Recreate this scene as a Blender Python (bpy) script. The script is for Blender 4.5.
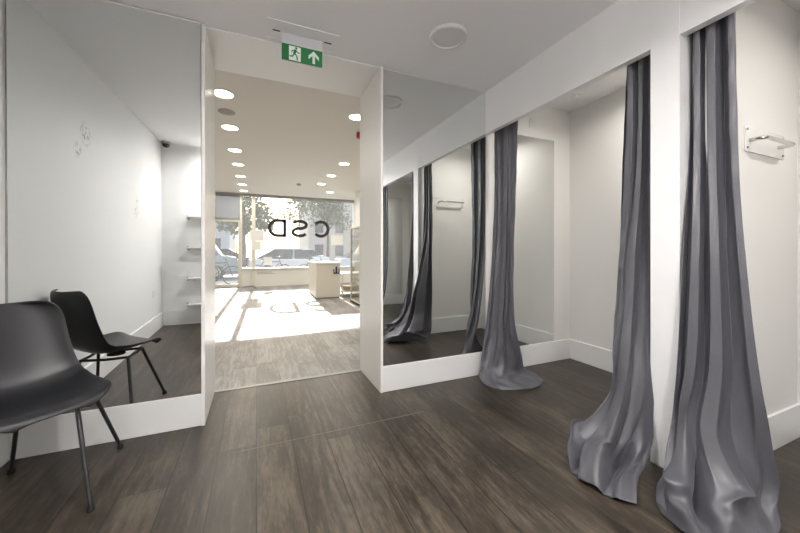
import bpy, bmesh, math, random
from mathutils import Vector, Matrix
R = math.radians
PI = math.pi
scene = bpy.context.scene
col = scene.collection
for o in list(bpy.data.objects):
    bpy.data.objects.remove(o, do_unlink=True)

# ------------------------------------------------------------------ camera
YAW = 23.5
F = 330.0
cd = bpy.data.cameras.new('camera')
cd.sensor_width = 36.0
cd.lens = F / 800.0 * 36.0
cd.shift_y = -15.5 / 800.0
cd.clip_start = 0.02
cd.clip_end = 500
cam = bpy.data.objects.new('camera', cd)
col.objects.link(cam)
cam.location = (0, 0, 1.1)
cam.rotation_euler = (R(90), 0, R(-YAW))
scene.camera = cam

# ------------------------------------------------------------------ world, sun, exposure
world = bpy.data.worlds.new('world')
scene.world = world
world.use_nodes = True
wn = world.node_tree
wn.nodes.clear()
sky = wn.nodes.new('ShaderNodeTexSky')
sky.sky_type = 'NISHITA'
sky.sun_disc = False
sky.sun_elevation = R(22.5)
sky.sun_rotation = R(0)
sky.air_density = 1.0
sky.dust_density = 3.0
bg = wn.nodes.new('ShaderNodeBackground')
bg.inputs['Strength'].default_value = 0.42
mixw = wn.nodes.new('ShaderNodeMix')
mixw.data_type = 'RGBA'
mixw.inputs[0].default_value = 0.75
mixw.inputs[7].default_value = (3.6, 3.7, 3.8, 1)
wo = wn.nodes.new('ShaderNodeOutputWorld')
wn.links.new(sky.outputs[0], mixw.inputs[6])
wn.links.new(mixw.outputs[2], bg.inputs[0])
wn.links.new(bg.outputs[0], wo.inputs[0])

sd = bpy.data.lights.new('sun', 'SUN')
sd.energy = 8.8
sd.angle = R(0.6)
sd.color = (1.0, 0.97, 0.93)
sun = bpy.data.objects.new('sun', sd)
col.objects.link(sun)
sun.location = (0, 30, 14)
sun.rotation_euler = Vector((-0.027, -1.0, -0.415)).to_track_quat('-Z', 'Y').to_euler()

scene.view_settings.view_transform = 'Standard'
scene.view_settings.look = 'None'
scene.view_settings.exposure = 0.24
scene.view_settings.gamma = 1.0
scene.view_settings.use_curve_mapping = False

SHOP_LAMP = 8.0       # watts per shop downlight
ROOM_FILL = 22.0      # watts per added fitting room downlight, scaled for the cubicles
UP_FILL = 125.0        # unseen uplighter added behind the camera

# ------------------------------------------------------------------ materials
def nodes_of(m):
    m.use_nodes = True
    nt = m.node_tree
    return nt, nt.nodes, nt.links

def pmat(name, color, rough=0.5, metal=0.0, spec=0.5, noise=0.0, nscale=8.0, bump=0.0, bscale=60.0, coat=0.0,
         emit=None, estr=0.0, sheen=0.0, trans=0.0, rnoise=0.0):
    m = bpy.data.materials.new(name)
    nt, N, L = nodes_of(m)
    b = N['Principled BSDF']
    b.inputs['Base Color'].default_value = (*color, 1)
    b.inputs['Roughness'].default_value = rough
    b.inputs['Metallic'].default_value = metal
    b.inputs['Specular IOR Level'].default_value = spec
    if coat: b.inputs['Coat Weight'].default_value = coat; b.inputs['Coat Roughness'].default_value = 0.12
    if sheen: b.inputs['Sheen Weight'].default_value = sheen
    if trans: b.inputs['Transmission Weight'].default_value = trans
    if emit:
        b.inputs['Emission Color'].default_value = (*emit, 1)
        b.inputs['Emission Strength'].default_value = estr
    tc = N.new('ShaderNodeTexCoord')
    if noise or rnoise:
        n = N.new('ShaderNodeTexNoise'); n.inputs['Scale'].default_value = nscale; n.inputs['Detail'].default_value = 5
        L.new(tc.outputs['Object'], n.inputs['Vector'])
        if noise:
            mx = N.new('ShaderNodeMix'); mx.data_type = 'RGBA'
            mx.inputs[6].default_value = (*[c * (1 - noise) for c in color], 1)
            mx.inputs[7].default_value = (*[min(1, c * (1 + noise)) for c in color], 1)
            L.new(n.outputs[0], mx.inputs[0]); L.new(mx.outputs[2], b.inputs['Base Color'])
        if rnoise:
            mr = N.new('ShaderNodeMapRange')
            mr.inputs[3].default_value = rough - rnoise; mr.inputs[4].default_value = rough + rnoise
            L.new(n.outputs[0], mr.inputs[0]); L.new(mr.outputs[0], b.inputs['Roughness'])
    if bump:
        n2 = N.new('ShaderNodeTexNoise'); n2.inputs['Scale'].default_value = bscale; n2.inputs['Detail'].default_value = 4
        L.new(tc.outputs['Object'], n2.inputs['Vector'])
        bp = N.new('ShaderNodeBump'); bp.inputs['Strength'].default_value = bump; bp.inputs['Distance'].default_value = 0.01
        L.new(n2.outputs[0], bp.inputs['Height']); L.new(bp.outputs[0], b.inputs['Normal'])
    return m

def glassmat(name, tint=(0.97, 0.98, 0.98), refl=0.08, rough=0.0, diff=0.0, diffcol=(0.8, 0.82, 0.84)):
    m = bpy.data.materials.new(name)
    nt, N, L = nodes_of(m)
    N.clear()
    out = N.new('ShaderNodeOutputMaterial')
    tr = N.new('ShaderNodeBsdfTransparent'); tr.inputs[0].default_value = (*tint, 1)
    gl = N.new('ShaderNodeBsdfGlossy'); gl.inputs['Roughness'].default_value = rough
    lw = N.new('ShaderNodeLayerWeight'); lw.inputs['Blend'].default_value = 0.15
    ml = N.new('ShaderNodeMath'); ml.operation = 'MULTIPLY_ADD'
    ml.inputs[1].default_value = 0.6; ml.inputs[2].default_value = refl * 0.3
    L.new(lw.outputs['Fresnel'], ml.inputs[0])
    mx = N.new('ShaderNodeMixShader')
    L.new(ml.outputs[0], mx.inputs[0]); L.new(tr.outputs[0], mx.inputs[1]); L.new(gl.outputs[0], mx.inputs[2])
    last = mx
    if diff:
        df = N.new('ShaderNodeBsdfTranslucent'); df.inputs[0].default_value = (*diffcol, 1)
        d2 = N.new('ShaderNodeBsdfDiffuse'); d2.inputs[0].default_value = (*diffcol, 1)
        m2 = N.new('ShaderNodeMixShader'); m2.inputs[0].default_value = 0.5
        L.new(df.outputs[0], m2.inputs[1]); L.new(d2.outputs[0], m2.inputs[2])
        m3 = N.new('ShaderNodeMixShader'); m3.inputs[0].default_value = diff
        L.new(mx.outputs[0], m3.inputs[1]); L.new(m2.outputs[0], m3.inputs[2])
        last = m3
    L.new(last.outputs[0], out.inputs[0])
    return m

def plankmat(name, c1, c2, c3, width=0.19, length=1.2, rough=0.4, patch=None, seam=0.0, grainmix=0.75):
    """laminate boards running along Y, laid in object space"""
    m = bpy.data.materials.new(name)
    nt, N, L = nodes_of(m)
    b = N['Principled BSDF']
    geo = N.new('ShaderNodeNewGeometry')
    sep = N.new('ShaderNodeSeparateXYZ'); L.new(geo.outputs['Position'], sep.inputs[0])
    def math_(op, a, bb=None, c=None):
        n = N.new('ShaderNodeMath'); n.operation = op
        for i, v in enumerate((a, bb, c)):
            if v is None: continue
            if isinstance(v, (int, float)): n.inputs[i].default_value = v
            else: L.new(v, n.inputs[i])
        return n.outputs[0]
    xs = math_('DIVIDE', sep.outputs[0], width)
    ix = math_('FLOOR', xs)
    fx = math_('FRACT', xs)
    wn1 = N.new('ShaderNodeTexWhiteNoise'); wn1.noise_dimensions = '1D'; L.new(ix, wn1.inputs['W'])
    ys = math_('ADD', math_('DIVIDE', sep.outputs[1], length), math_('MULTIPLY', wn1.outputs[0], 7.0))
    iy = math_('FLOOR', ys)
    fy = math_('FRACT', ys)
    cmb = N.new('ShaderNodeCombineXYZ'); L.new(ix, cmb.inputs[0]); L.new(iy, cmb.inputs[1])
    wn2 = N.new('ShaderNodeTexWhiteNoise'); wn2.noise_dimensions = '2D'; L.new(cmb.outputs[0], wn2.inputs['Vector'])
    # stretched grain, shifted per board
    gv = N.new('ShaderNodeCombineXYZ')
    L.new(math_('MULTIPLY', sep.outputs[0], 34.0), gv.inputs[0])
    L.new(math_('ADD', math_('MULTIPLY', sep.outputs[1], 3.6), math_('MULTIPLY', wn2.outputs[0], 37.0)), gv.inputs[1])
    g = N.new('ShaderNodeTexNoise'); g.inputs['Scale'].default_value = 1.0; g.inputs['Detail'].default_value = 6; g.inputs['Roughness'].default_value = 0.65
    L.new(gv.outputs[0], g.inputs['Vector'])
    g2v = N.new('ShaderNodeCombineXYZ')
    L.new(math_('MULTIPLY', sep.outputs[0], 95.0), g2v.inputs[0]); L.new(math_('MULTIPLY', sep.outputs[1], 22.0), g2v.inputs[1])
    g2 = N.new('ShaderNodeTexNoise'); g2.inputs['Scale'].default_value = 1.0; g2.inputs['Detail'].default_value = 3
    L.new(g2v.outputs[0], g2.inputs['Vector'])
    big = N.new('ShaderNodeTexNoise'); big.inputs['Scale'].default_value = 2.2; big.inputs['Detail'].default_value = 5; big.inputs['Roughness'].default_value = 0.58
    bgv = N.new('ShaderNodeCombineXYZ')
    L.new(math_('MULTIPLY', sep.outputs[0], 1.6), bgv.inputs[0]); L.new(math_('MULTIPLY', sep.outputs[1], 0.8), bgv.inputs[1])
    L.new(bgv.outputs[0], big.inputs['Vector'])
    t = math_('ADD', math_('MULTIPLY', g.outputs[0], grainmix), math_('MULTIPLY', g2.outputs[0], 0.25))
    t = math_('ADD', t, math_('MULTIPLY', math_('SUBTRACT', wn2.outputs[0], 0.5), 0.16))
    t = math_('ADD', t, math_('MULTIPLY', math_('SUBTRACT', big.outputs[0], 0.5), 0.55))
    cr = N.new('ShaderNodeValToRGB')
    e = cr.color_ramp.elements
    e[0].position = 0.33; e[0].color = (*c1, 1)
    e[1].position = 0.70; e[1].color = (*c3, 1)
    k = e.new(0.50); k.color = (*c2, 1)
    L.new(t, cr.inputs[0])
    # seams
    sx = math_('LESS_THAN', math_('MINIMUM', fx, math_('SUBTRACT', 1.0, fx)), 0.0028 / width)
    sy = math_('LESS_THAN', fy, 0.0034 / length)
    sm = math_('MAXIMUM', sx, sy)
    mx = N.new('ShaderNodeMix'); mx.data_type = 'RGBA'; mx.blend_type = 'MULTIPLY'
    L.new(math_('MULTIPLY', sm, 1.0 - seam), mx.inputs[0])
    L.new(cr.outputs[0], mx.inputs[6]); mx.inputs[7].default_value = (0.16, 0.15, 0.14, 1)
    L.new(mx.outputs[2], b.inputs['Base Color'])
    mr = N.new('ShaderNodeMapRange'); mr.inputs[1].default_value = 0.3; mr.inputs[2].default_value = 0.75
    mr.inputs[3].default_value = rough - 0.05; mr.inputs[4].default_value = rough + 0.10
    L.new(big.outputs[0], mr.inputs[0]); L.new(mr.outputs[0], b.inputs['Roughness'])
    bp = N.new('ShaderNodeBump'); bp.inputs['Strength'].default_value = 0.25; bp.inputs['Distance'].default_value = 0.002
    L.new(math_('SUBTRACT', g.outputs[0], math_('MULTIPLY', sm, 1.5)), bp.inputs['Height'])
    L.new(bp.outputs[0], b.inputs['Normal'])
    b.inputs['Specular IOR Level'].default_value = 0.45
    return m

def scuffmat():
    """left wall paint with a few grey scuffs"""
    m = pmat('painted_wall_scuffed', (0.80, 0.80, 0.79), rough=0.6, bump=0.06, bscale=14)
    nt, N, L = nodes_of(m)
    b = N['Principled BSDF']
    geo = N.new('ShaderNodeNewGeometry')
    n = N.new('ShaderNodeTexNoise'); n.inputs['Scale'].default_value = 34; n.inputs['Detail'].default_value = 3
    L.new(geo.outputs['Position'], n.inputs['Vector'])
    last = None
    for (y, z, r) in ((1.62, 1.83, 0.075), (1.50, 1.98, 0.11), (0.35, 1.50, 0.09), (0.30, 1.62, 0.05)):
        d = N.new('ShaderNodeVectorMath'); d.operation = 'DISTANCE'; d.inputs[1].default_value = (-1.205, y, z)
        L.new(geo.outputs['Position'], d.inputs[0])
        s = N.new('ShaderNodeMapRange'); s.inputs[1].default_value = r; s.inputs[2].default_value = r * 0.4
        s.inputs[3].default_value = 0; s.inputs[4].default_value = 1
        L.new(d.outputs['Value'], s.inputs[0])
        if last is None: last = s.outputs[0]
        else:
            a = N.new('ShaderNodeMath'); a.operation = 'ADD'; L.new(last, a.inputs[0]); L.new(s.outputs[0], a.inputs[1]); last = a.outputs[0]
    th = N.new('ShaderNodeMapRange'); th.inputs[1].default_value = 0.50; th.inputs[2].default_value = 0.58
    L.new(n.outputs[0], th.inputs[0])
    mu = N.new('ShaderNodeMath'); mu.operation = 'MULTIPLY'; mu.use_clamp = True
    L.new(last, mu.inputs[0]); L.new(th.outputs[0], mu.inputs[1])
    mx = N.new('ShaderNodeMix'); mx.data_type = 'RGBA'
    mx.inputs[6].default_value = (0.80, 0.80, 0.79, 1); mx.inputs[7].default_value = (0.42, 0.41, 0.39, 1)
    L.new(mu.outputs[0], mx.inputs[0]); L.new(mx.outputs[2], b.inputs['Base Color'])
    return m

def clothmat():
    m = pmat('grey_satin', (0.074, 0.073, 0.085), rough=0.43, spec=0.5, sheen=0.15, bump=0.06, bscale=45)
    nt, N, L = nodes_of(m)
    b = N['Principled BSDF']
    b.inputs['Sheen Roughness'].default_value = 0.35
    b.inputs['Sheen Tint'].default_value = (0.8, 0.78, 0.9, 1)
    return m

def mirrormat():
    m = bpy.data.materials.new('mirror_glass')
    nt, N, L = nodes_of(m)
    b = N['Principled BSDF']
    b.inputs['Base Color'].default_value = (0.83, 0.845, 0.835, 1)
    b.inputs['Metallic'].default_value = 1.0
    b.inputs['Roughness'].default_value = 0.0
    return m

M = dict(
    wall=pmat('painted_wall', (0.86, 0.857, 0.86), rough=0.6, bump=0.05, bscale=14, noise=0.012, nscale=3),
    cubwall=pmat('cubicle_paint', (0.81, 0.80, 0.775), rough=0.55, noise=0.012, nscale=3),
    scuff=scuffmat(),
    ceil=pmat('ceiling_paint', (0.86, 0.85, 0.855), rough=0.8, noise=0.01, nscale=2),
    trim=pmat('gloss_trim', (0.84, 0.84, 0.83), rough=0.3),
    gloss=pmat('gloss_panel', (0.88, 0.87, 0.85), rough=0.32, spec=0.35, noise=0.01),
    shopwall=pmat('shop_paint', (0.82, 0.80, 0.76), rough=0.6, noise=0.01),
    shopceil=pmat('shop_ceiling_paint', (0.78, 0.755, 0.71), rough=0.8, noise=0.01, nscale=2),
    floor=plankmat('dark_laminate', (0.0125, 0.0095, 0.007), (0.032, 0.0243, 0.0170), (0.088, 0.070, 0.050), length=2.4, rough=0.35),
    shopfloor=plankmat('pale_laminate', (0.22, 0.21, 0.195), (0.37, 0.36, 0.345), (0.52, 0.51, 0.49), rough=0.5, seam=0.8, grainmix=0.6),
    mirror=mirrormat(),
    cloth=clothmat(),
    hem=pmat('hem_stitching', (0.115, 0.108, 0.122), rough=0.6, noise=0.1, nscale=60),
    plastic=pmat('black_plastic', (0.014, 0.0145, 0.0165), rough=0.36, spec=0.5, bump=0.08, bscale=260, noise=0.15, nscale=12),
    blackmetal=pmat('black_metal', (0.014, 0.014, 0.015), rough=0.35, spec=0.6, noise=0.1),
    rubber=pmat('black_rubber', (0.012, 0.012, 0.012), rough=0.7, noise=0.1),
    chrome=pmat('brushed_steel', (0.62, 0.60, 0.57), rough=0.22, metal=1.0, noise=0.03, nscale=30),
    steel=pmat('dull_steel', (0.35, 0.35, 0.35), rough=0.35, metal=1.0, noise=0.05, nscale=20),
    green=pmat('sign_green', (0.012, 0.135, 0.035), rough=0.35, emit=(0.02, 0.25, 0.06), estr=0.08, noise=0.03),
    signwhite=pmat('sign_white', (0.82, 0.86, 0.84), rough=0.4, emit=(0.8, 0.9, 0.8), estr=0.10, noise=0.01),
    diffuser=pmat('frosted_diffuser', (0.68, 0.68, 0.72), rough=0.35, noise=0.01),
    discgrey=pmat('lamp_disc', (0.74, 0.73, 0.72), rough=0.5, noise=0.02),
    discrim=pmat('lamp_rim', (0.78, 0.76, 0.74), rough=0.35, noise=0.01),
    grille=pmat('speaker_grille', (0.40, 0.37, 0.33), rough=0.7, noise=0.08, nscale=90),
    glow=pmat('lamp_glow', (0.9, 0.85, 0.75), rough=0.5, emit=(1.0, 0.90, 0.72), estr=9.0, noise=0.01),
    red=pmat('red_plastic', (0.42, 0.02, 0.015), rough=0.35, noise=0.08, nscale=30),
    whiteplastic=pmat('white_plastic', (0.80, 0.80, 0.78), rough=0.35, noise=0.01),
    acrylic=pmat('pale_acrylic', (0.83, 0.82, 0.80), rough=0.12, noise=0.01),
    domeglass=pmat('smoked_dome', (0.05, 0.05, 0.055), rough=0.08, noise=0.05),
    paper=pmat('white_paper', (0.82, 0.82, 0.80), rough=0.7, noise=0.02),
    glass=glassmat('window_glass', diff=0.055, diffcol=(0.8, 0.8, 0.8)),
    cabglass=glassmat('cabinet_glass', tint=(0.975, 0.98, 0.965), refl=0.10),
    film=glassmat('frosted_film', diff=0.82, diffcol=(0.34, 0.345, 0.355)),
    letter=pmat('black_vinyl', (0.02, 0.02, 0.022), rough=0.45, noise=0.1),
    alu=pmat('grey_aluminium', (0.34, 0.33, 0.31), rough=0.4, metal=0.3, noise=0.04),
    cream=pmat('cream_laminate', (0.80, 0.75, 0.66), rough=0.4, noise=0.01),
    creamframe=pmat('cream_frame', (0.72, 0.70, 0.62), rough=0.4, noise=0.02),
    darkgap=pmat('dark_slot', (0.02, 0.02, 0.02), rough=0.7, noise=0.1),
    brown=pmat('brown_tape', (0.30, 0.17, 0.11), rough=0.6, noise=0.15, nscale=20),
    pavement=pmat('pavement', (0.45, 0.44, 0.42), rough=0.8, noise=0.15, nscale=3),
    asphalt=pmat('asphalt', (0.16, 0.16, 0.165), rough=0.8, noise=0.2, nscale=5),
    leaf=pmat('leaf_green', (0.20, 0.22, 0.15), rough=0.6, noise=0.35, nscale=3),
    bark=pmat('bark', (0.16, 0.12, 0.09), rough=0.9, noise=0.3, nscale=10),
    tyre=pmat('tyre', (0.02, 0.02, 0.02), rough=0.8, noise=0.1),
    carglass=pmat('car_glass', (0.06, 0.07, 0.08), rough=0.08, noise=0.05),
    brickpale=pmat('pale_render', (0.50, 0.47, 0.44), rough=0.8, noise=0.1, nscale=1.5),
    brickgrey=pmat('grey_render', (0.40, 0.41, 0.43), rough=0.8, noise=0.08, nscale=1.5),
    roof=pmat('slate', (0.20, 0.20, 0.22), rough=0.8, noise=0.15, nscale=2),
    peach=pmat('peach_jacket', (0.75, 0.32, 0.24), rough=0.8, noise=0.08),
)

# ------------------------------------------------------------------ mesh helpers
class MB:
    def __init__(s): s.bm = bmesh.new()
    def box(s, x0, y0, z0, x1, y1, z1, bev=0.0, mat4=None):
        r = bmesh.ops.create_cube(s.bm, size=1.0)
        v = r['verts']
        bmesh.ops.scale(s.bm, verts=v, vec=(abs(x1 - x0), abs(y1 - y0), abs(z1 - z0)))
        bmesh.ops.translate(s.bm, verts=v, vec=((x0 + x1) / 2, (y0 + y1) / 2, (z0 + z1) / 2))
        if bev:
            es = list({e for q in v for e in q.link_edges})
            rr = bmesh.ops.bevel(s.bm, geom=es, offset=bev, segments=2, affect='EDGES', profile=0.6)
            v = list({q for f in rr['faces'] for q in f.verts} | {q for q in v if q.is_valid})
        if mat4 is not None: bmesh.ops.transform(s.bm, matrix=mat4, verts=v)
        return s
    def tube(s, pts, r, seg=12, cap=True, r2=None):
        pts = [Vector(p) for p in pts]
        n = len(pts)
        rings = []
        prev = None
        for i, p in enumerate(pts):
            if i == 0: t = pts[1] - pts[0]
            elif i == n - 1: t = pts[-1] - pts[-2]
            else: t = (pts[i + 1] - p).normalized() + (p - pts[i - 1]).normalized()
            t.normalize()
            if prev is None:
                a = Vector((0, 0, 1)) if abs(t.z) < 0.9 else Vector((1, 0, 0))
                u = t.cross(a).normalized()
            else:
                u = (prev - t * prev.dot(t)).normalized()
            prev = u
            w = t.cross(u)
            rr = r if r2 is None else r + (r2 - r) * i / (n - 1)
            rings.append([s.bm.verts.new(p + (u * math.cos(2 * PI * k / seg) + w * math.sin(2 * PI * k / seg)) * rr) for k in range(seg)])
        for a, b in zip(rings, rings[1:]):
            for k in range(seg):
                s.bm.faces.new((a[k], a[(k + 1) % seg], b[(k + 1) % seg], b[k]))
        if cap:
            s.bm.faces.new(rings[0][::-1]); s.bm.faces.new(rings[-1])
        return s
    def lathe(s, prof, c=(0, 0, 0), seg=32, axis='Z'):
        c = Vector(c)
        rings = []
        for (r, z) in prof:
            ring = []
            for k in range(seg):
                a = 2 * PI * k / seg
                p = Vector((r * math.cos(a), r * math.sin(a), z))
                if axis == 'X': p = Vector((p.z, p.x, p.y))
                if axis == 'Y': p = Vector((p.x, p.z, p.y))
                ring.append(s.bm.verts.new(c + p))
            rings.append(ring)
        for a, b in zip(rings, rings[1:]):
            for k in range(seg):
                s.bm.faces.new((a[k], a[(k + 1) % seg], b[(k + 1) % seg], b[k]))
        s.bm.faces.new(rings[0][::-1]); s.bm.faces.new(rings[-1])
        return s
    def prism(s, pts, d0, d1, plane='XZ'):
        """polygon in a plane, extruded between d0 and d1 along the third axis"""
        def P(a, b, d):
            return {'XZ': (a, d, b), 'YZ': (d, a, b), 'XY': (a, b, d)}[plane]
        A = [s.bm.verts.new(P(a, b, d0)) for a, b in pts]
        B = [s.bm.verts.new(P(a, b, d1)) for a, b in pts]
        n = len(pts)
        s.bm.faces.new(A); s.bm.faces.new(B[::-1])
        for i in range(n):
            s.bm.faces.new((A[i], B[i], B[(i + 1) % n], A[(i + 1) % n]))
        return s
    def ribbon(s, path, w, d0, d1, plane='XZ'):
        """flat stroke of width w along a 2D path"""
        n = len(path)
        Lp, Rp = [], []
        for i, (x, y) in enumerate(path):
            a = path[max(0, i - 1)]; b = path[min(n - 1, i + 1)]
            tx, ty = b[0] - a[0], b[1] - a[1]
            q = math.hypot(tx, ty) or 1
            nx, ny = -ty / q * w / 2, tx / q * w / 2
            Lp.append((x + nx, y + ny)); Rp.append((x - nx, y - ny))
        for i in range(n - 1):
            s.prism([Lp[i], Lp[i + 1], Rp[i + 1], Rp[i]], d0, d1, plane)
        return s
    def build(s, name, mat, parent=None, world=True, bevel=0.0, smooth=False, origin=True):
        bm = s.bm
        bmesh.ops.recalc_face_normals(bm, faces=bm.faces)
        off = Vector((0, 0, 0))
        if parent is not None:
            if world:
                p = parent; off = Vector(p['_loc']) if '_loc' in p else Vector((0, 0, 0))
        elif origin and bm.verts:
            xs = [v.co.x for v in bm.verts]; ys = [v.co.y for v in bm.verts]; zs = [v.co.z for v in bm.verts]
            off = Vector(((min(xs) + max(xs)) / 2, (min(ys) + max(ys)) / 2, min(zs)))
        bmesh.ops.translate(bm, verts=bm.verts, vec=-off)
        me = bpy.data.meshes.new(name)
        bm.to_mesh(me); bm.free()
        me.materials.append(M[mat] if isinstance(mat, str) else mat)
        o = bpy.data.objects.new(name, me)
        col.objects.link(o)
        if parent is not None: o.parent = parent
        else: o.location = off; 
        OFF[o.name] = tuple(off)
        if smooth:
            for p in me.polygons: p.use_smooth = True
            try: me.set_sharp_from_angle(angle=R(40))
            except Exception: pass
        if bevel:
            bv = o.modifiers.new('bevel', 'BEVEL'); bv.width = bevel; bv.segments = 2; bv.limit_method = 'ANGLE'
        return o
OFF = {}

def tag(o, label=None, cat=None, group=None, kind=None):
    if label: o['label'] = label
    if cat: o['category'] = cat
    if group: o['group'] = group
    if kind: o['kind'] = kind
    return o
def thing(name, label, cat, loc=(0, 0, 0), rotz=0.0, group=None):
    o = bpy.data.objects.new(name, None); col.objects.link(o)
    o.empty_display_size = 0.05
    o.location = loc; o.rotation_euler = (0, 0, rotz)
    o['_loc'] = list(loc)
    return tag(o, label, cat, group)
def sub(mb, name, mat, parent_part, **k):
    """a sub-part: child of a mesh part whose parent is a thing; geometry given in the thing's frame"""
    root = parent_part.parent
    loc = Vector(root['_loc']) if root is not None else parent_part.location
    bmesh.ops.translate(mb.bm, verts=mb.bm.verts, vec=-loc)
    o = mb.build(name, mat, parent_part, world=False, **k)
    return o
def struct(o): o['kind'] = 'structure'; return o
def B(*a, **k): return MB().box(*a, **k)
def dup(root, loc, rotz=None, label=None, group=None):
    r = root.copy(); col.objects.link(r); r.location = loc
    if '_loc' in r: r['_loc'] = list(loc)
    if rotz is not None: r.rotation_euler = (0, 0, rotz)
    if label: r['label'] = label
    if group: r['group'] = group
    for ch in list(root.children):
        c = ch.copy(); col.objects.link(c); c.parent = r
        for g in list(ch.children):
            d = g.copy(); col.objects.link(d); d.parent = c
    return r

# ------------------------------------------------------------------ dimensions
XL, XR = -1.205, 2.96         # room left wall, cubicle back wall
XC = 1.89                    # cubicle front plane
YF = 2.42                    # front wall plane (mirrors and skirting sit on it)
YB = -0.71                   # wall behind the camera
H = 2.53                     # room ceiling
HD = 2.155                   # underside of cubicle header
YJ = 2.95                    # far side of the opening
OX0, OX1 = -0.298, 0.88       # opening
YW = 11.2                    # shop window plane
HS = 2.86                    # shop ceiling
SX0, SX1 = -2.2, 3.1         # shop side walls
CB = -1.5                    # far end of the cubicle row

# ------------------------------------------------------------------ room shell
struct(B(XL - .1, CB - .1, -.08, XR + .1, YJ, 0).build('floor', 'floor'))
struct(B(SX0 - .1, YJ, -.08, SX1 + .1, YW + .12, 0).build('floor_shop', 'shopfloor'))
struct(B(OX0, YJ - .03, 0, OX1, YJ + .012, .004).build('trim_1', 'alu'))
struct(B(-.15, 2.008, 0, 1.05, 2.012, .001).build('trim_2', pmat('pale_joint', (0.16, 0.14, 0.12), rough=.5, noise=.05)))
struct(B(XL - .1, CB - .1, H, XR + .1, YJ, H + .4).build('ceiling', 'ceil'))
struct(B(SX0 - .1, YJ, HS, SX1 + .1, YW + .12, HS + .1).build('ceiling_shop', 'shopceil'))
struct(B(XL - .1, CB - .1, 0, XL, YJ, H).build('wall_left', 'scuff'))
struct(B(XL, YB - .1, 0, XC, YB, H).build('wall_back', 'wall'))
struct(B(XL, YF, 0, OX0 - .02, YJ, H).build('wall_front_left', 'wall'))
struct(B(OX1 + .02, YF, 0, XR, YJ, H).build('wall_front_right', 'cubwall'))
struct(B(XR, CB - .1, 0, XR + .1, YJ, H).build('wall_right', 'cubwall'))
struct(B(XC, CB - .1, 0, XR, CB, H).build('wall_cubicle_end', 'cubwall'))
struct(B(XC, CB, 0, XC + .1, -.55, H).build('wall_cubicle_front', 'wall'))
struct(B(XC + .1, .86, 0, XR, .95, H).build('wall_partition', 'cubwall'))
# shop shell
struct(B(SX0 - .1, YJ, 0, SX0, YW + .12, HS).build('wall_shop_left', 'shopwall'))
struct(B(SX1, YJ, 0, SX1 + .1, YW + .12, HS).build('wall_shop_right', 'shopwall'))
mb = B(SX0, YJ - .1, 0, XL - .1, YJ, HS)
mb.box(XL - .1, YJ - .001, H, XR + .1, YJ, HS)
mb.build('wall_shop_back', 'shopwall')['kind'] = 'structure'
struct(B(2.72, 8.9, 0, SX1, 9.6, HS).build('wall_shop_pier', 'shopwall'))
# opening liners
struct(B(OX0 - .02, YF - .022, 0, OX0, YJ + .01, H).build('trim_3', 'gloss', bevel=.002))
struct(B(OX1, YF - .022, 0, OX1 + .02, YJ + .01, H).build('trim_4', 'gloss', bevel=.002))
struct(B(OX0, YF - .006, H - .010, OX1, YF, H).build('trim_5', 'trim'))
struct(B(OX0, YF, H - .006, OX1, YJ, H).build('trim_6', 'gloss'))
# header, posts
struct(B(XC, CB + 1.0, HD, XC + .045, YF, H).build('wall_header', 'wall'))
struct(B(XC - .003, .93, 0, XC + .10, 1.06, H).build('trim_7', 'wall', bevel=.002))
struct(B(XC - .002, -.56, 0, XC + .10, -.47, H).build('trim_9', 'wall', bevel=.002))
# skirting boards
def skirt(name, x0, y0, x1, y1, h=.195):
    struct(B(x0, y0, 0, x1, y1, h).build(name, 'trim', bevel=.003))
skirt('baseboard_front_left', XL, YF - .015, OX0 - .02, YF, .2)
skirt('baseboard_front_right', OX1 + .02, YF - .015, XC + .0, YF, .2)
skirt('baseboard_cubicle_left', XC, YF - .015, XR, YF, .2)
skirt('baseboard_left', XL, YB, XL + .015, YF - .015)
skirt('baseboard_back', XL + .015, YB, XC, YB + .015)
skirt('baseboard_right', XR - .015, .95, XR, YF - .015)
skirt('baseboard_cubicle_right', XR - .015, CB, XR, .86)
skirt('baseboard_partition_near', XC + .1, .95, XR - .015, .965)
skirt('baseboard_partition_far', XC + .1, .845, XR - .015, .86)
skirt('baseboard_cubicle_end', XC + .1, CB, XR - .015, CB + .015)

# ------------------------------------------------------------------ mirrors
def mirror(name, x0, x1, z0, z1, y, label, face=-1, tilt=0.0, chan=True, cy=None):
    t = thing(name, label, 'mirror', ((x0 + x1) / 2, y, z0))
    w = (x1 - x0) / 2
    y0, y1 = (-.006, 0) if face < 0 else (0, .006)
    B(-w, y0, 0, w, y1, z1 - z0).build('mirror_glass', 'mirror', t, world=False)
    if chan:
        m2 = B(-w, y0 - .003 * (1 if face < 0 else -1), z1 - z0 - .007, w, y0, z1 - z0)
        m2.build('top_channel', 'trim', t, world=False)
    t.rotation_euler = (tilt, 0, 0)
    return t
mirror('wall_mirror', XL + .012, OX0 - .022, .201, H - .004, YF - .004, 'full-height wall mirror behind the black chair, left of the opening', tilt=R(.55))
mirror('wall_mirror', OX1 + .022, XC - .002, .201, H - .004, YF - .001, 'full-height wall mirror right of the opening, reflecting the curtains')
mirror('wall_mirror', XC + .14, 2.73, .201, 2.20, YF - .001, 'wall mirror inside the farthest cubicle beside its curtain', chan=False)
mirror('wall_mirror', XC + .3, 2.8, .201, 2.20, CB + .001, 'cubicle mirror seen only as a reflection at the left of the right mirror', face=1, chan=False)
# slim edge strip at the left corner
struct(B(XL + .001, YF - .016, .2, XL + .012, YF, H).build('trim_10', 'alu'))

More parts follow.
